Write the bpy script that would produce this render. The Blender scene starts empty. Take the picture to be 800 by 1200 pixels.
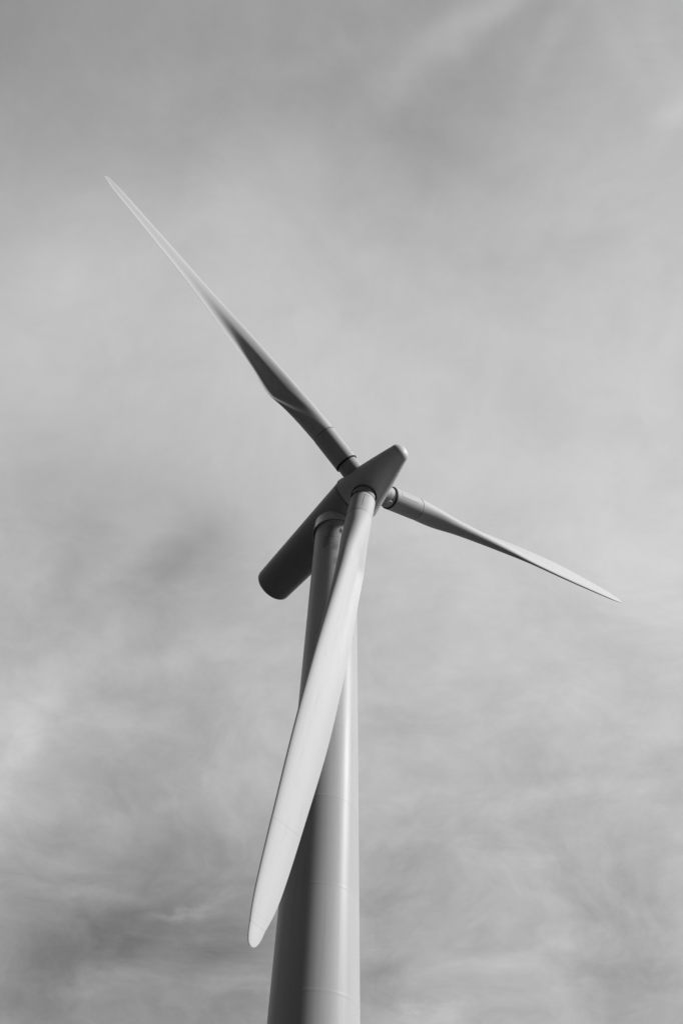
import bpy, bmesh, math, random
from mathutils import Vector, Matrix

random.seed(7)
scene = bpy.context.scene
COL = scene.collection
R_ = math.radians

# ------------------------------------------------------------------ dimensions (metres)
CAM_POS = Vector((0.0, -31.6287, 1.6))
CAM_PITCH, CAM_ROLL, CAM_YAW, CAM_F = R_(53.1198), R_(2.159), R_(0.5453), 947.1956   # focal in px of a 1200 px high frame
HUB_Z = 43.0
NAC_YAW, NAC_TILT, OVERHANG = R_(36.1728), R_(3.4927), 2.9762
PHI, ROTOR_R, CONE, BEND = R_(-49.2037), 30.9473, R_(1.6923), 1.0906
TOWER_R0, TOWER_R1 = 1.8108, 1.2727
SUN_AZ, SUN_EL = R_(76.5), R_(34.5)       # azimuth from -Y towards +X

# ------------------------------------------------------------------ helpers
def obj(name, bm, mat, parent=None, smooth_angle=32):
    me = bpy.data.meshes.new(name)
    bmesh.ops.recalc_face_normals(bm, faces=bm.faces)
    for f in bm.faces:
        f.smooth = True
    bm.to_mesh(me)
    bm.free()
    me.set_sharp_from_angle(angle=R_(smooth_angle))
    me.materials.append(mat)
    o = bpy.data.objects.new(name, me)
    COL.objects.link(o)
    if parent is not None:
        o.parent = parent
    return o

def loft(bm, rings, cap0=True, cap1=True):
    """skin a list of equally long closed rings"""
    vr = [[bm.verts.new(v) for v in ring] for ring in rings]
    n = len(vr[0])
    for a, b in zip(vr[:-1], vr[1:]):
        for i in range(n):
            j = (i + 1) % n
            bm.faces.new((a[i], a[j], b[j], b[i]))
    if cap0:
        bm.faces.new(list(reversed(vr[0])))
    if cap1:
        bm.faces.new(vr[-1])
    return vr

def lathe(bm, profile, frame, seg=96, cap0=True, cap1=True):
    """profile: list of (axial, radius); frame: (origin, axis, u, v)"""
    o, a, u, v = frame
    rings = []
    for x, r in profile:
        rings.append([o + a * x + (u * math.cos(t) + v * math.sin(t)) * r
                      for t in (2 * math.pi * k / seg for k in range(seg))])
    return loft(bm, rings, cap0, cap1)

def hermite(xs, ys, x):
    """monotone cubic interpolation"""
    n = len(xs)
    d = [(ys[i + 1] - ys[i]) / (xs[i + 1] - xs[i]) for i in range(n - 1)]
    m = [d[0]] + [0 if d[i - 1] * d[i] <= 0 else 2 * d[i - 1] * d[i] / (d[i - 1] + d[i]) for i in range(1, n - 1)] + [d[-1]]
    if x <= xs[0]:
        return ys[0]
    if x >= xs[-1]:
        return ys[-1]
    i = max(k for k in range(n - 1) if xs[k] <= x)
    h = xs[i + 1] - xs[i]
    t = (x - xs[i]) / h
    return ((2 * t**3 - 3 * t**2 + 1) * ys[i] + (t**3 - 2 * t**2 + t) * h * m[i]
            + (-2 * t**3 + 3 * t**2) * ys[i + 1] + (t**3 - t**2) * h * m[i + 1])

# ------------------------------------------------------------------ materials
class NT:
    """tiny node-tree writer"""
    def __init__(self, tree):
        self.t = tree
    def n(self, kind, **kw):
        nd = self.t.nodes.new(kind)
        for k, v in kw.items():
            setattr(nd, k, v)
        return nd
    def put(self, sock, v):
        if isinstance(v, bpy.types.NodeSocket):
            self.t.links.new(v, sock)
        else:
            sock.default_value = v
    def m(self, op, a, b=None, c=None, clamp=False):
        nd = self.n('ShaderNodeMath', operation=op, use_clamp=clamp)
        self.put(nd.inputs[0], a)
        if b is not None:
            self.put(nd.inputs[1], b)
        if c is not None:
            self.put(nd.inputs[2], c)
        return nd.outputs[0]
    def vm(self, op, a, b=None, out=0):
        nd = self.n('ShaderNodeVectorMath', operation=op)
        self.put(nd.inputs[0], a)
        if b is not None:
            self.put(nd.inputs[1], b)
        return nd.outputs[out]
    def noise(self, vec, scale, detail=5, rough=.55, dist=0):
        nd = self.n('ShaderNodeTexNoise')
        self.put(nd.inputs['Vector'], vec)
        nd.inputs['Scale'].default_value = scale
        nd.inputs['Detail'].default_value = detail
        nd.inputs['Roughness'].default_value = rough
        nd.inputs['Distortion'].default_value = dist
        return nd.outputs['Fac']
    def ramp(self, v, a, b, lo=0., hi=1., smooth=True):
        nd = self.n('ShaderNodeMapRange', interpolation_type='SMOOTHSTEP' if smooth else 'LINEAR')
        self.put(nd.inputs[0], v)
        for k, x in zip((1, 2, 3, 4), (a, b, lo, hi)):
            self.put(nd.inputs[k], x)
        return nd.outputs[0]

def new_mat(name):
    m = bpy.data.materials.new(name)
    m.use_nodes = True
    return m, NT(m.node_tree), m.node_tree.nodes['Principled BSDF']

def grey(nt, v):
    nd = nt.n('ShaderNodeCombineColor')
    for i in range(3):
        nt.put(nd.inputs[i], v)
    return nd.outputs[0]

def paint(name, base, rough, var=.05, stretch=(1, 1, 1), scale=1.0, bump=.0, stains=None, spec=.5):
    m, nt, b = new_mat(name)
    tc = nt.n('ShaderNodeTexCoord').outputs['Object']
    mp = nt.n('ShaderNodeMapping')
    nt.put(mp.inputs['Vector'], tc)
    mp.inputs['Scale'].default_value = stretch
    f = nt.noise(mp.outputs[0], scale, 6, .6)
    fine = nt.noise(tc, 14, 4, .6)
    v = nt.m('ADD', base - var, nt.m('MULTIPLY', f, 2 * var))
    v = nt.m('ADD', v, nt.m('MULTIPLY', nt.m('SUBTRACT', fine, .5), var * .6))
    if stains:
        v = stains(nt, tc, v)
    nt.put(b.inputs['Base Color'], grey(nt, v))
    nt.put(b.inputs['Roughness'], nt.m('ADD', rough - .04, nt.m('MULTIPLY', f, .12)))
    b.inputs['Specular IOR Level'].default_value = spec
    if bump:
        bp = nt.n('ShaderNodeBump')
        bp.inputs['Strength'].default_value = bump
        bp.inputs['Distance'].default_value = .02
        nt.put(bp.inputs['Height'], nt.noise(mp.outputs[0], scale * 3, 3, .5))
        nt.put(b.inputs['Normal'], bp.outputs[0])
    return m

def can_tones(nt, tc, v):
    """each welded can was painted on its own day; rain has drawn faint streaks down it"""
    sz = nt.n('ShaderNodeSeparateXYZ')
    nt.put(sz.inputs[0], tc)
    cell = nt.m('FLOOR', nt.m('DIVIDE', nt.m('SUBTRACT', sz.outputs[2], 14.03 - 3.86 * 3), 3.86))
    wn = nt.n('ShaderNodeTexWhiteNoise', noise_dimensions='1D')
    nt.put(wn.inputs['W'], cell)
    v = nt.m('MULTIPLY', v, nt.m('ADD', .975, nt.m('MULTIPLY', wn.outputs['Value'], .05)))
    mp = nt.n('ShaderNodeMapping')
    nt.put(mp.inputs['Vector'], tc)
    mp.inputs['Scale'].default_value = (9, 9, .22)
    st = nt.ramp(nt.noise(mp.outputs[0], 1.0, 6, .65), .45, .8, 1, .87)
    return nt.m('MULTIPLY', v, st)

def blade_wear(nt, tc, v):
    """mould joint, repair patch and dirt along the blade (span runs along local Y)"""
    sy = nt.n('ShaderNodeSeparateXYZ')
    nt.put(sy.inputs[0], tc)
    y = sy.outputs[1]
    wob = nt.m('MULTIPLY', nt.m('SUBTRACT', nt.noise(tc, 1.3, 3, .5), .5), .12)
    for pos, hw, dk in ((26.55, .018, .07), (26.8, .012, .035), (30.25, .015, .07), (29.95, .010, .04), (13.4, .012, .03)):
        q = nt.m('ABSOLUTE', nt.m('SUBTRACT', nt.m('ADD', y, wob), pos))
        v = nt.m('MULTIPLY', v, nt.m('SUBTRACT', 1.0, nt.ramp(q, hw, hw * 2.2, dk, 0)))
    mp = nt.n('ShaderNodeMapping')
    nt.put(mp.inputs['Vector'], tc)
    mp.inputs['Scale'].default_value = (6, .5, 6)
    st = nt.ramp(nt.noise(mp.outputs[0], 1.0, 7, .7), .5, .85, 1, .88)
    return nt.m('MULTIPLY', v, st)

def tower_stains(nt, tc, v):
    """grease that has run down below the yaw bearing, on the side facing the path"""
    def spot(c, r, rz, dark, seed):
        d = nt.vm('SUBTRACT', tc, c)
        sc = nt.vm('MULTIPLY', d, (1 / r, 1 / r, 1 / rz))
        dist = nt.vm('LENGTH', sc, out=1)
        off = nt.vm('ADD', tc, (seed, seed * 2, 0))
        w = nt.noise(off, 4.5, 6, .75, 1.2)
        k = nt.ramp(nt.m('ADD', dist, nt.m('MULTIPLY', nt.m('SUBTRACT', w, .5), 3.4)), .45, 1.0, dark, 0)
        return k
    v = can_tones(nt, tc, v)
    for c, r, rz, dark, seed in STAINS:
        v = nt.m('MULTIPLY', v, nt.m('SUBTRACT', 1.0, spot(c, r, rz, dark, seed)))
    return v

STAINS = [((-.30, -1.27, 40.0), .40, 1.0, .42, 3.1), ((-.55, -1.15, 39.2), .30, .75, .35, 8.3),
          ((-.02, -1.30, 38.6), .28, .55, .35, 5.7), ((.28, -1.26, 40.15), .13, .30, .85, 11.9),
          ((.05, -1.30, 37.3), .16, .40, .3, 17.3)]

M_TOWER = paint('tower_paint', .67, .38, .02, (1.2, 1.2, .10), 1.5, 0, tower_stains, .17)
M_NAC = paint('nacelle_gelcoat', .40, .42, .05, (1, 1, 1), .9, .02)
M_SKIRT = paint('skirt_paint', .86, .16, .02)
M_SPIN = paint('spinner_gelcoat', .82, .52, .06, (1, 1, 1), 1.1, .02)
M_BLADE = paint('blade_gelcoat', .80, .62, .025, (2.0, .25, 2.0), 1.2, .02, blade_wear, .2)
M_COLLAR = paint('root_collar_paint', .66, .62, .035, (1, 1, 1), 2.2, .02)
M_NECK = paint('bearing_paint', .55, .6, .08, (1, 1, 1), 3.0, .03)
M_END_SHADE = paint('end_shade_black', .02, .7, .006)  # near-black colour standing in for shade on the collar's end face
M_STEEL = paint('cast_steel', .10, .55, .03)
M_LINE = paint('joint_sealant', .12, .6, .02)

# ------------------------------------------------------------------ the turbine
turbine = bpy.data.objects.new('wind_turbine', None)
COL.objects.link(turbine)
turbine['label'] = 'tall white three-bladed wind turbine on a tapered tubular tower against the cloudy sky'
turbine['category'] = 'wind turbine'

n_ax = Vector((math.sin(NAC_YAW) * math.cos(NAC_TILT), -math.cos(NAC_YAW) * math.cos(NAC_TILT), math.sin(NAC_TILT)))
e1 = Vector((math.cos(NAC_YAW), math.sin(NAC_YAW), 0))
e2 = n_ax.cross(e1)
HUB = Vector((0, 0, HUB_Z)) + n_ax * OVERHANG
HF = (HUB, n_ax, e1, e2)                       # axial frame of rotor and nacelle
Z = Vector((0, 0, 1))

# tower: welded steel cans, a shallow raised weld at each joint
def tower_r(z):
    return TOWER_R0 + (TOWER_R1 - TOWER_R0) * z / HUB_Z
bm = bmesh.new()
prof = [(0.0, tower_r(0) + .16), (.10, tower_r(0) + .16), (.10, tower_r(.1))]
seams = [14.03 - 3.86 * 3 + 3.86 * k for k in range(11)]
for s in seams:
    for dz, dr in ((-.30, 0), (-.09, 0), (-.06, .0), (-.025, .0025), (.025, .0025), (.06, 0), (.09, 0), (.30, 0)):
        prof.append((s + dz, tower_r(s + dz) + dr))
prof = [q for q in prof if q[0] < 41.3]
prof.append((41.75, tower_r(41.75)))
lathe(bm, prof, (Vector((0, 0, 0)), Z, Vector((1, 0, 0)), Vector((0, 1, 0))), 160)
tower = obj('tower', bm, M_TOWER, turbine, 60)

# nacelle: long tapered barrel, closed at the back by a shallow dish
bm = bmesh.new()
prof = [(-10.12, .0001), (-10.11, .60), (-10.08, 1.02), (-10.03, 1.17), (-9.95, 1.235), (-9.83, 1.262)]
for k in range(1, 25):
    x = -9.83 + (9.83 - 1.25) * k / 24
    prof.append((x, 1.262 + (1.545 - 1.262) * (x + 9.83) / 8.58))
prof += [(-1.09, 1.545), (-1.03, 1.52), (-1.015, 1.2)]
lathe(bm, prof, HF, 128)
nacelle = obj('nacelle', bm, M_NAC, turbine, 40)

# skirt of the yaw bearing, a short collar hanging below the nacelle round the tower top
bm = bmesh.new()
zf = (Vector((0, 0, 0)), Z, Vector((1, 0, 0)), Vector((0, 1, 0)))
lathe(bm, [(42.05, 1.36), (42.05, 1.40), (41.20, 1.455), (41.17, 1.46), (41.16, 1.45), (41.16, 1.42), (41.19, 1.41), (42.0, 1.37)], zf, 128, True, False)
obj('yaw_skirt', bm, M_SKIRT, nacelle, 40)

# joint rings on the nacelle barrel (shallow flanged panel seams)
# spinner: truncated cone with a rounded nose and three root openings
def spinner_profile(inner):
    t = .035 if inner else 0
    pr = [(-.93, 1.60 - t), (-.2, 1.46 - t), (.6, 1.275 - t), (1.4, 1.085 - t), (2.2, .885 - t), (2.9, .70 - t), (3.18, .620 - t)]
    for k in range(1, 9):
        a = R_(90 * k / 8)
        pr.append((3.18 + (.47 - t) * math.sin(a), max((.620 - t) * math.cos(a), .0005)))
    return pr
bm = bmesh.new()
outer = spinner_profile(False)
inner = spinner_profile(True)
lathe(bm, list(reversed(inner)) + outer, HF, 192, True, True)
spin_src = obj('spinner', bm, M_SPIN, turbine, 35)
cut_objs = []
for k in range(3):
    a = PHI + k * R_(120)
    d = e2 * math.cos(a) + e1 * math.sin(a)
    t = e1 * math.cos(a) - e2 * math.sin(a)
    bmc = bmesh.new()
    lathe(bmc, [(.75, .79), (3.0, .79)], (HUB, d, t, n_ax), 96)
    c = obj('cutter', bmc, M_STEEL)
    md = spin_src.modifiers.new('opening', 'BOOLEAN')
    md.operation = 'DIFFERENCE'
    md.solver = 'EXACT'
    md.object = c
    cut_objs.append(c)
dg = bpy.context.evaluated_depsgraph_get()
dg.update()
me = bpy.data.meshes.new_from_object(spin_src.evaluated_get(dg))
spin_src.modifiers.clear()
spin_src.data = me
me.set_sharp_from_angle(angle=R_(35))
for c in cut_objs:
    bpy.data.objects.remove(c)
spinner = spin_src
# dark casting inside the spinner and main-shaft cover in the gap to the nacelle
bm = bmesh.new()
lathe(bm, [(-1.02, .95), (-.6, 1.02), (.75, .95), (1.3, .55), (1.35, .001)], HF, 64)
obj('hub_casting', bm, M_STEEL, spinner)

# blade (local frame: +Y along the span, +X towards the leading edge, +Z upwind)
RK = [4.5, 6, 7.5, 8.7, 11, 14, 18, 22, 26, 29, 30.3]
CH = [1.50, 1.66, 1.99, 2.25, 2.10, 1.998, 1.82, 1.676, 1.331, 1.004, .674]
TW = [12.0, 14.5, 19.6, 23.5, 19.4, 13.4, 4.3, -.6, -.9, .6, 2.0]
TC = [1.0, .768, .53, .455, .41, .325, .205, .185, .18, .175, .17]
WK = [0, .38, .76, .99, 1, 1, 1, 1, 1, 1, 1]
XA, CAMB, SW = .3149, .0456, (.2929, -.2213, .5734)
NS = 64
TIP0 = 29.6

def axis_pt(r):
    u = r / ROTOR_R
    return Vector((SW[0] * u**2 + SW[1] * u**3,
                   r * math.cos(CONE),
                   r * math.sin(CONE) - BEND * u**2 + SW[2] * (u**3 - u**2)))

def airfoil(x, up, tc, hollow, early):
    yt = 5 * tc * (.2969 * math.sqrt(x) - .126 * x - .3516 * x**2 + .2843 * x**3 - .1036 * x**4) + .004 * x
    if up < 0:                              # hollowed pressure side towards the trailing edge
        k1 = min(max((x - .10) / .78, 0), 1) ** .9
        k2 = min(max((x - .45) / .42, 0), 1)
        k2 = k2 * k2 * (3 - 2 * k2)
        yt *= 1 - hollow * (early * k1 + (1 - early) * k2)
    else:
        yt *= 1 + .15 * hollow * early
    return up * yt + (1 + .25 * hollow) * CAMB * (2.4 * x * (1 - x) + 2.7 * x * x * (1 - x))

def section_pt(r, i, c=None, lead=None):
    c0 = hermite(RK, CH, min(r, 30.3))
    c = c0 if c is None else c
    be, tc, w = R_(hermite(RK, TW, r)), hermite(RK, TC, r), hermite(RK, WK, r)
    th = 2 * math.pi * i / NS
    x = .5 * (1 - math.cos(th))
    up = 1 if th < math.pi else -1
    xa = .5 + (XA - .5) * w
    y = (1 - w) * .5 * math.sin(th) + w * airfoil(x, up, tc, hermite([9, 12, 19, 31], [1, 1, .25, .1], r), hermite([4.5, 6.0, 9.5, 31], [.65, .6, .1, 0], r))
    cd = Vector((math.cos(be), 0, math.sin(be)))
    su = Vector((math.sin(be), 0, -math.cos(be)))
    off = xa * c0 - (0 if lead is None else lead)
    return axis_pt(r) + cd * (off - x * c) + su * (y * c)

def blade_mesh():
    bm = bmesh.new()
    rings = []
    rs = [4.515 + (TIP0 - 4.515) * (k / 88) for k in range(89)]
    for r in rs:
        rings.append([section_pt(r, i) for i in range(NS)])
    # rounded tip: the chord shrinks elliptically, mostly from the trailing edge
    for k in range(1, 15):
        a = k / 14 * R_(89)
        r = TIP0 + (ROTOR_R - TIP0) * math.sin(a)
        c0 = hermite(RK, CH, min(r, 30.3))
        c = max(c0 * math.cos(a) ** .75, .02)
        rings.append([section_pt(r, i, c, (c0 - c) * .42) for i in range(NS)])
    loft(bm, rings)
    return bm

def yl(o_r):
    """frame along the blade axis at the root"""
    return (Vector((0, 0, 0)), (axis_pt(4.5) - axis_pt(2.0)).normalized(), Vector((1, 0, 0)),
            (axis_pt(4.5) - axis_pt(2.0)).normalized().cross(Vector((1, 0, 0))))
YF = yl(0)

def root_collar_mesh():
    bm = bmesh.new()
    lathe(bm, [(2.13, .70), (2.13, .745), (2.16, .758), (2.2, .760), (4.40, .760), (4.44, .758), (4.46, .751), (4.485, .748), (4.5, .70)], YF, 96)
    # raised inspection strip along the collar
    return bm

def box(bm, o, ax, ay, az):
    vs = [bm.verts.new(o + ax * sx + ay * sy + az * sz) for sx in (-1, 1) for sy in (-1, 1) for sz in (-1, 1)]
    for f in ((0, 1, 3, 2), (4, 6, 7, 5), (0, 4, 5, 1), (2, 3, 7, 6), (0, 2, 6, 4), (1, 5, 7, 3)):
        bm.faces.new([vs[i] for i in f])

def around(ang, r, y):
    o, a, u, v = YF
    rad = u * math.cos(ang) + v * math.sin(ang)
    return a * y + rad * r, a, rad, rad.cross(a)

def strip_mesh():
    bm = bmesh.new()
    p, a, rad, tg = around(R_(STRIP), .760, 3.25)
    box(bm, p, a * .75, rad * .003, tg * .012)
    p, a, rad, tg = around(R_(STRIP - 13), .760, 2.5)
    box(bm, p, a * .012, rad * .003, tg * .14)
    return bm
STRIP = -62

def end_shade_mesh():  # collar's inner end lip, coloured near-black for the shade it lies in
    bm = bmesh.new()
    lathe(bm, [(2.02, .68), (2.02, .75), (2.04, .764), (2.11, .764), (2.128, .75), (2.128, .68)], YF, 96)
    return bm

def joint_mesh():
    bm = bmesh.new()
    lathe(bm, [(4.492, .70), (4.492, .7505), (4.520, .7505), (4.520, .70)], YF, 96)
    return bm

def neck_mesh():
    bm = bmesh.new()
    lathe(bm, [(.95, .68), (1.55, .68), (1.56, .69), (1.62, .69), (1.63, .68), (2.03, .68)], YF, 96)
    return bm

def lug_mesh():
    bm = bmesh.new()
    p, a, rad, tg = around(R_(LUG), .62, 1.72)
    rings = []
    for h, s in ((0, .155), (.13, .155), (.16, .145), (.18, .11)):
        rings.append([p + rad * h + (a * math.cos(t) * s * 1.25 + tg * math.sin(t) * s) for t in (2 * math.pi * k / 24 for k in range(24))])
    loft(bm, rings)
    return bm
LUG = -8

def make_blade():
    b = obj('blade', blade_mesh(), M_BLADE, turbine, 48)
    c = obj('root_collar', root_collar_mesh(), M_COLLAR, b)
    obj('joint_ring', joint_mesh(), M_LINE, b)
    obj('collar_end_shade', end_shade_mesh(), M_END_SHADE, b)
    nk = obj('bearing_neck', neck_mesh(), M_NECK, b)
    obj('bolt_cover', lug_mesh(), M_NECK, b)
    obj('earthing_strip', strip_mesh(), M_LINE, b)
    return b

def place(b, k):
    a = PHI + k * R_(120)
    dr = e2 * math.cos(a) + e1 * math.sin(a)
    t = e1 * math.cos(a) - e2 * math.sin(a)
    b.matrix_world = Matrix(((t.x, dr.x, n_ax.x, HUB.x), (t.y, dr.y, n_ax.y, HUB.y), (t.z, dr.z, n_ax.z, HUB.z), (0, 0, 0, 1)))

first = make_blade()
parts = list(first.children)
place(first, 0)
for k in (1, 2):
    b = first.copy()
    COL.objects.link(b)
    b.parent = turbine
    for ch in parts:
        c = ch.copy()
        COL.objects.link(c)
        c.parent = b
    place(b, k)

# ------------------------------------------------------------------ ground (below the frame; it gives the light from below)
bm = bmesh.new()
rings = [0, 6, 14, 30, 60, 120, 300, 800, 2500, 8000]
prev = None
SEG = 64
def gz(r, t):
    return 0 if r < 20 else (math.sin(t * 3 + r * .01) + math.sin(t * 5 - r * .004)) * min(r, 800) * .004
centre = bm.verts.new((0, 0, 0))
for r in rings[1:]:
    cur = [bm.verts.new((r * math.cos(2 * math.pi * k / SEG), r * math.sin(2 * math.pi * k / SEG), gz(r, 2 * math.pi * k / SEG))) for k in range(SEG)]
    for k in range(SEG):
        j = (k + 1) % SEG
        bm.faces.new((centre, cur[k], cur[j]) if prev is None else (prev[k], cur[k], cur[j], prev[j]))
    prev = cur
mg, nt, b = new_mat('dark_moorland')
tc = nt.n('ShaderNodeTexCoord').outputs['Object']
v = nt.m('ADD', .008, nt.m('MULTIPLY', nt.m('ADD', nt.noise(tc, .25, 8, .65), nt.noise(tc, 3, 5, .6)), .007))
nt.put(b.inputs['Base Color'], grey(nt, v))
b.inputs['Roughness'].default_value = .95
ground = obj('ground', bm, mg)
ground['kind'] = 'structure'

# ------------------------------------------------------------------ camera
fw = Vector((math.sin(CAM_YAW) * math.cos(CAM_PITCH), math.cos(CAM_YAW) * math.cos(CAM_PITCH), math.sin(CAM_PITCH)))
rt = Vector((math.cos(CAM_YAW), -math.sin(CAM_YAW), 0))
up = rt.cross(fw)
r2 = rt * math.cos(CAM_ROLL) + up * math.sin(CAM_ROLL)
u2 = up * math.cos(CAM_ROLL) - rt * math.sin(CAM_ROLL)
cd = bpy.data.cameras.new('camera')
cd.sensor_fit = 'VERTICAL'
cd.sensor_height = 36
cd.lens = CAM_F / 1200 * 36
cd.clip_end = 20000
cam = bpy.data.objects.new('camera', cd)
COL.objects.link(cam)
cam.matrix_world = Matrix(((r2.x, u2.x, -fw.x, CAM_POS.x), (r2.y, u2.y, -fw.y, CAM_POS.y), (r2.z, u2.z, -fw.z, CAM_POS.z), (0, 0, 0, 1)))
scene.camera = cam

# ------------------------------------------------------------------ sun
s = Vector((math.sin(SUN_AZ) * math.cos(SUN_EL), -math.cos(SUN_AZ) * math.cos(SUN_EL), math.sin(SUN_EL)))
ld = bpy.data.lights.new('sun', 'SUN')
ld.energy = 3.5
ld.angle = R_(9)                      # sun veiled by thin cirrus: slightly soft edges
ld.color = (1, 1, 1)                     # black-and-white picture: the light is neutral
sun = bpy.data.objects.new('sun', ld)
COL.objects.link(sun)
sun.rotation_euler = s.to_track_quat('Z', 'Y').to_euler()

# ------------------------------------------------------------------ sky: dark clear sky (red-filter black and white) with a veil of cloud
w = bpy.data.worlds.new('World')
scene.world = w
w.use_nodes = True
nt = NT(w.node_tree)
bg = w.node_tree.nodes['Background']
sky = nt.n('ShaderNodeTexSky', sky_type='NISHITA')
sky.sun_disc = False
sky.sun_elevation = SUN_EL
sky.sun_rotation = math.pi - SUN_AZ       # rotation is measured from +Y, clockwise seen from above
sep = nt.n('ShaderNodeSeparateColor')
nt.put(sep.inputs[0], sky.outputs[0])
clear = sep.outputs[0]                    # the red channel only, as through a red filter
STRENGTH = .1
clear = nt.m('MULTIPLY', clear, .08)

d = nt.vm('NORMALIZE', nt.n('ShaderNodeTexCoord').outputs['Generated'])
sx = nt.n('ShaderNodeSeparateXYZ')
nt.put(sx.inputs[0], d)
zz = nt.m('MAXIMUM', nt.m('ADD', sx.outputs[2], .12), .05)
pl = nt.n('ShaderNodeCombineXYZ')
nt.put(pl.inputs[0], nt.m('DIVIDE', sx.outputs[0], zz))
nt.put(pl.inputs[1], nt.m('DIVIDE', sx.outputs[1], zz))
pv = pl.outputs[0]                        # cloud-deck coordinates

def sky_dir(px, py):
    """direction of a patch of sky"""
    return (fw + r2 * ((px - 400) / CAM_F) - u2 * ((py - 600) / CAM_F)).normalized()

warp = nt.n('ShaderNodeTexNoise')
nt.put(warp.inputs['Vector'], pv)
warp.inputs['Scale'].default_value = 1.6
warp.inputs['Detail'].default_value = 4
wv = nt.vm('MULTIPLY', nt.vm('SUBTRACT', warp.outputs['Color'], (.5, .5, .5)), (.55, .55, 0))
wp = nt.vm('ADD', pv, wv)
dw = nt.vm('NORMALIZE', nt.vm('ADD', d, nt.vm('MULTIPLY', nt.vm('SUBTRACT', warp.outputs['Color'], (.5, .5, .5)), (.10, .10, .10))))

def blob(px, py, rad_px, delta):
    c = sky_dir(px, py)
    dot = nt.vm('DOT_PRODUCT', dw, tuple(c), 1)
    sg = rad_px / CAM_F
    return nt.m('MULTIPLY', nt.m('EXPONENT', nt.m('DIVIDE', nt.m('SUBTRACT', dot, 1.0), sg * sg)), delta)

VEIL = [  # (x, y, change of grey level): thickness of the cloud veil, patch by patch
    (-20, -20, -28.5), (148, -20, -10.0), (316, -20, -8.7), (484, -20, -11.9), (652, -20, -4.9), (820, -20, 0.1),
    (-20, 135, -11.6), (148, 135, 2.8), (316, 135, 0.2), (484, 135, -9.6), (652, 135, -7.1), (820, 135, 2.2),
    (-20, 290, 3.3), (148, 290, 2.7), (316, 290, -1.8), (484, 290, 0.6), (652, 290, 1.2), (820, 290, 5.8),
    (-20, 445, 5.8), (148, 445, 5.9), (316, 445, 4.8), (484, 445, 3.8), (652, 445, 1.6), (820, 445, 1.9),
    (-20, 600, -6.4), (148, 600, -10.2), (316, 600, 3.7), (484, 600, 3.7), (652, 600, 5.1), (820, 600, 7.4),
    (-20, 755, 1.4), (148, 755, -10.6), (316, 755, -6.1), (484, 755, 0.3), (652, 755, -3.1), (820, 755, 7.3),
    (-20, 910, 13.1), (148, 910, 5.1), (316, 910, 9.6), (484, 910, 5.0), (652, 910, -2.3), (820, 910, 7.3),
    (-20, 1065, -16.1), (148, 1065, -23.7), (316, 1065, -15.4), (484, 1065, -7.3), (652, 1065, -3.3), (820, 1065, -1.8),
    (-20, 1220, -8.0), (148, 1220, -9.5), (316, 1220, -10.7), (484, 1220, 3.8), (652, 1220, 1.0), (820, 1220, -14.1),
]
WISPS = [  # (x, y, angle on the sky, half length, half width, change of grey level): fibres of cirrus
    (545, 28, 28, 75, 17, 12), (590, 8, 45, 60, 12, 6), (655, 35, 62, 60, 12, 6), (730, 55, -55, 70, 14, 4), (500, 62, 18, 60, 12, 5), (520, 90, 14, 90, 18, 4),
    (770, 60, -68, 60, 13, 5), (790, 132, 20, 26, 12, 8),
    (215, 1068, 8, 42, 7, 20), (120, 1050, -10, 60, 9, 10), (503, 1198, 4, 48, 12, 24), (455, 1052, 14, 60, 12, -12), (15, 890, 70, 75, 20, 15),
    (330, 105, 10, 90, 26, -5), (480, 150, -20, 70, 24, -7), (560, 70, 25, 80, 16, -5), (90, 290, 60, 80, 24, 4), (250, 250, 30, 90, 30, 4), (430, 60, 8, 110, 14, 4),
    (130, 735, 30, 60, 18, 9), (215, 770, 20, 60, 16, 7), (60, 980, 20, 80, 16, -8), (200, 1000, 12, 70, 14, -7), (180, 950, 20, 60, 12, 6), (70, 1150, -12, 80, 12, 8), (270, 1160, 10, 60, 10, 7),
    (470, 1010, 12, 50, 12, -9), (600, 1010, 18, 90, 12, 5), (740, 1000, 25, 70, 10, 5), (620, 1120, 10, 80, 10, 6), (760, 1150, 8, 60, 12, -8), (450, 1130, 14, 50, 10, -7), (560, 780, 20, 90, 24, 4),
    (205, 665, 48, 90, 44, -13), (185, 690, 70, 60, 22, -5), (235, 640, 30, 50, 18, -5), (170, 630, 50, 40, 14, 4), (90, 660, 60, 55, 28, -9), (110, 1105, 18, 110, 26, -16), (265, 1115, 20, 60, 14, -9), (120, 770, 35, 90, 22, 7),
    (650, 935, 14, 110, 12, 6), (700, 1075, 12, 90, 14, -8), (560, 330, 18, 160, 30, -4), (700, 855, 30, 70, 35, -6),
]
def wisp(px, py, ang, hl, hw, delta):
    c = sky_dir(px, py)
    ca, sa = math.cos(R_(ang)), math.sin(R_(ang))
    ex = (r2 * ca + u2 * sa)
    ey = (u2 * ca - r2 * sa)
    ex = (ex - c * ex.dot(c)).normalized() * (CAM_F / hl)
    ey = (ey - c * ey.dot(c)).normalized() * (CAM_F / hw)
    rel = nt.vm('SUBTRACT', dfine, tuple(c))
    a = nt.vm('DOT_PRODUCT', rel, tuple(ex), 1)
    b = nt.vm('DOT_PRODUCT', rel, tuple(ey), 1)
    q = nt.m('ADD', nt.m('MULTIPLY', a, a), nt.m('MULTIPLY', b, b))
    return nt.m('MULTIPLY', nt.m('EXPONENT', nt.m('MULTIPLY', q, -1.0)), delta)
fine_warp = nt.n('ShaderNodeTexNoise')
nt.put(fine_warp.inputs['Vector'], pv)
fine_warp.inputs['Scale'].default_value = 6.0
fine_warp.inputs['Detail'].default_value = 6
fine_warp.inputs['Roughness'].default_value = .6
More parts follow.
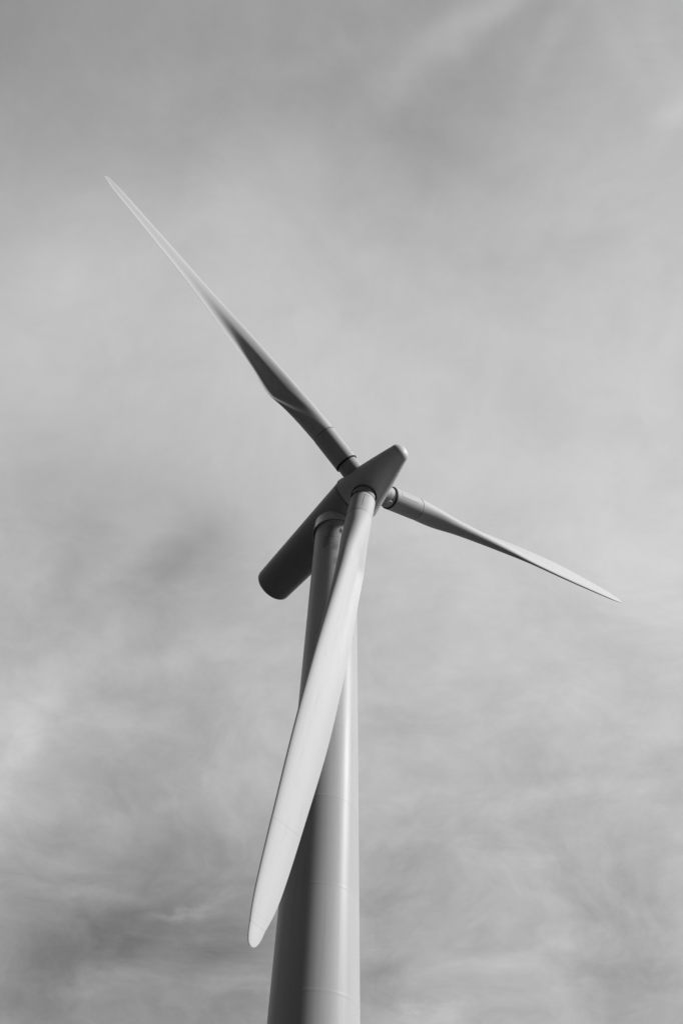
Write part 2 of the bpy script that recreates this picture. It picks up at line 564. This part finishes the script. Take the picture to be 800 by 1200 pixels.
dfine = nt.vm('ADD', d, nt.vm('MULTIPLY', nt.vm('SUBTRACT', fine_warp.outputs['Color'], (.5, .5, .5)), (.075, .075, .075)))
g = None
for k in [blob(x, y, 125, dl) for x, y, dl in VEIL] + [wisp(*q) for q in WISPS]:
    g = k if g is None else nt.m('ADD', g, k)
g = nt.m('ADD', g, 186.0)
# cloud texture: broad soft billows, streaks drawn out along the wind, and fine fibre
mp = nt.n('ShaderNodeMapping')
nt.put(mp.inputs['Vector'], wp)
mp.inputs['Rotation'].default_value = (0, 0, R_(20))
mp.inputs['Scale'].default_value = (.8, 2.2, 1)
streak = nt.noise(mp.outputs[0], 3.4, 9, .62, .6)
billow = nt.noise(nt.vm('ADD', d, nt.vm('MULTIPLY', nt.vm('SUBTRACT', warp.outputs['Color'], (.5, .5, .5)), (.3, .3, .3))), 7.5, 12, .66, .15)
low = nt.ramp(sx.outputs[2], .85, .5, 0, 1)         # the deck shows more texture towards the horizon
amp1 = nt.m('ADD', 14.0, nt.m('MULTIPLY', low, 11.0))
amp2 = nt.m('ADD', 32.0, nt.m('MULTIPLY', low, 42.0))
g = nt.m('ADD', g, nt.m('MULTIPLY', nt.m('SUBTRACT', streak, .5), amp1))
g = nt.m('ADD', g, nt.m('MULTIPLY', nt.m('SUBTRACT', billow, .5), amp2))
cloud = nt.m('POWER', nt.m('DIVIDE', nt.m('MAXIMUM', g, 0.0), 255.0), 2.2)
cloud = nt.m('DIVIDE', cloud, STRENGTH)
# the bank of cloud ends towards the zenith behind the camera and low to either side
bank = nt.vm('DOT_PRODUCT', d, tuple(fw), 1)
bank = nt.m('ADD', bank, nt.m('MULTIPLY', nt.m('SUBTRACT', billow, .5), .25))
mask = nt.ramp(bank, .62, .77, 0, 1)
over = nt.ramp(nt.m('ADD', sx.outputs[2], nt.m('MULTIPLY', nt.m('SUBTRACT', billow, .5), .25)), .70, .95, 0, .15)   # unseen thin veil overhead, added to lift the shaded faces
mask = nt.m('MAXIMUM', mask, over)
side = nt.vm('DOT_PRODUCT', d, tuple(Vector((-.80, .25, .55)).normalized()), 1)  # unseen patch of cloud at left, added to lighten left-facing surfaces
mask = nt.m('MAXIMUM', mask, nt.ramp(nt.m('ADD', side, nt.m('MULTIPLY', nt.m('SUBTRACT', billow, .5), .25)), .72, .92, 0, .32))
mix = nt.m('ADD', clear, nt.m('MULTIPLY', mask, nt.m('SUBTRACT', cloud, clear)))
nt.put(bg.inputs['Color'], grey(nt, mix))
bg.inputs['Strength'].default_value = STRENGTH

# ------------------------------------------------------------------ picture
scene.view_settings.view_transform = 'Standard'
scene.view_settings.look = 'None'
scene.view_settings.gamma = 1
scene.view_settings.exposure = 0
scene.render.engine = 'CYCLES'
scene.cycles.use_denoising = True
scene.cycles.max_bounces = 6
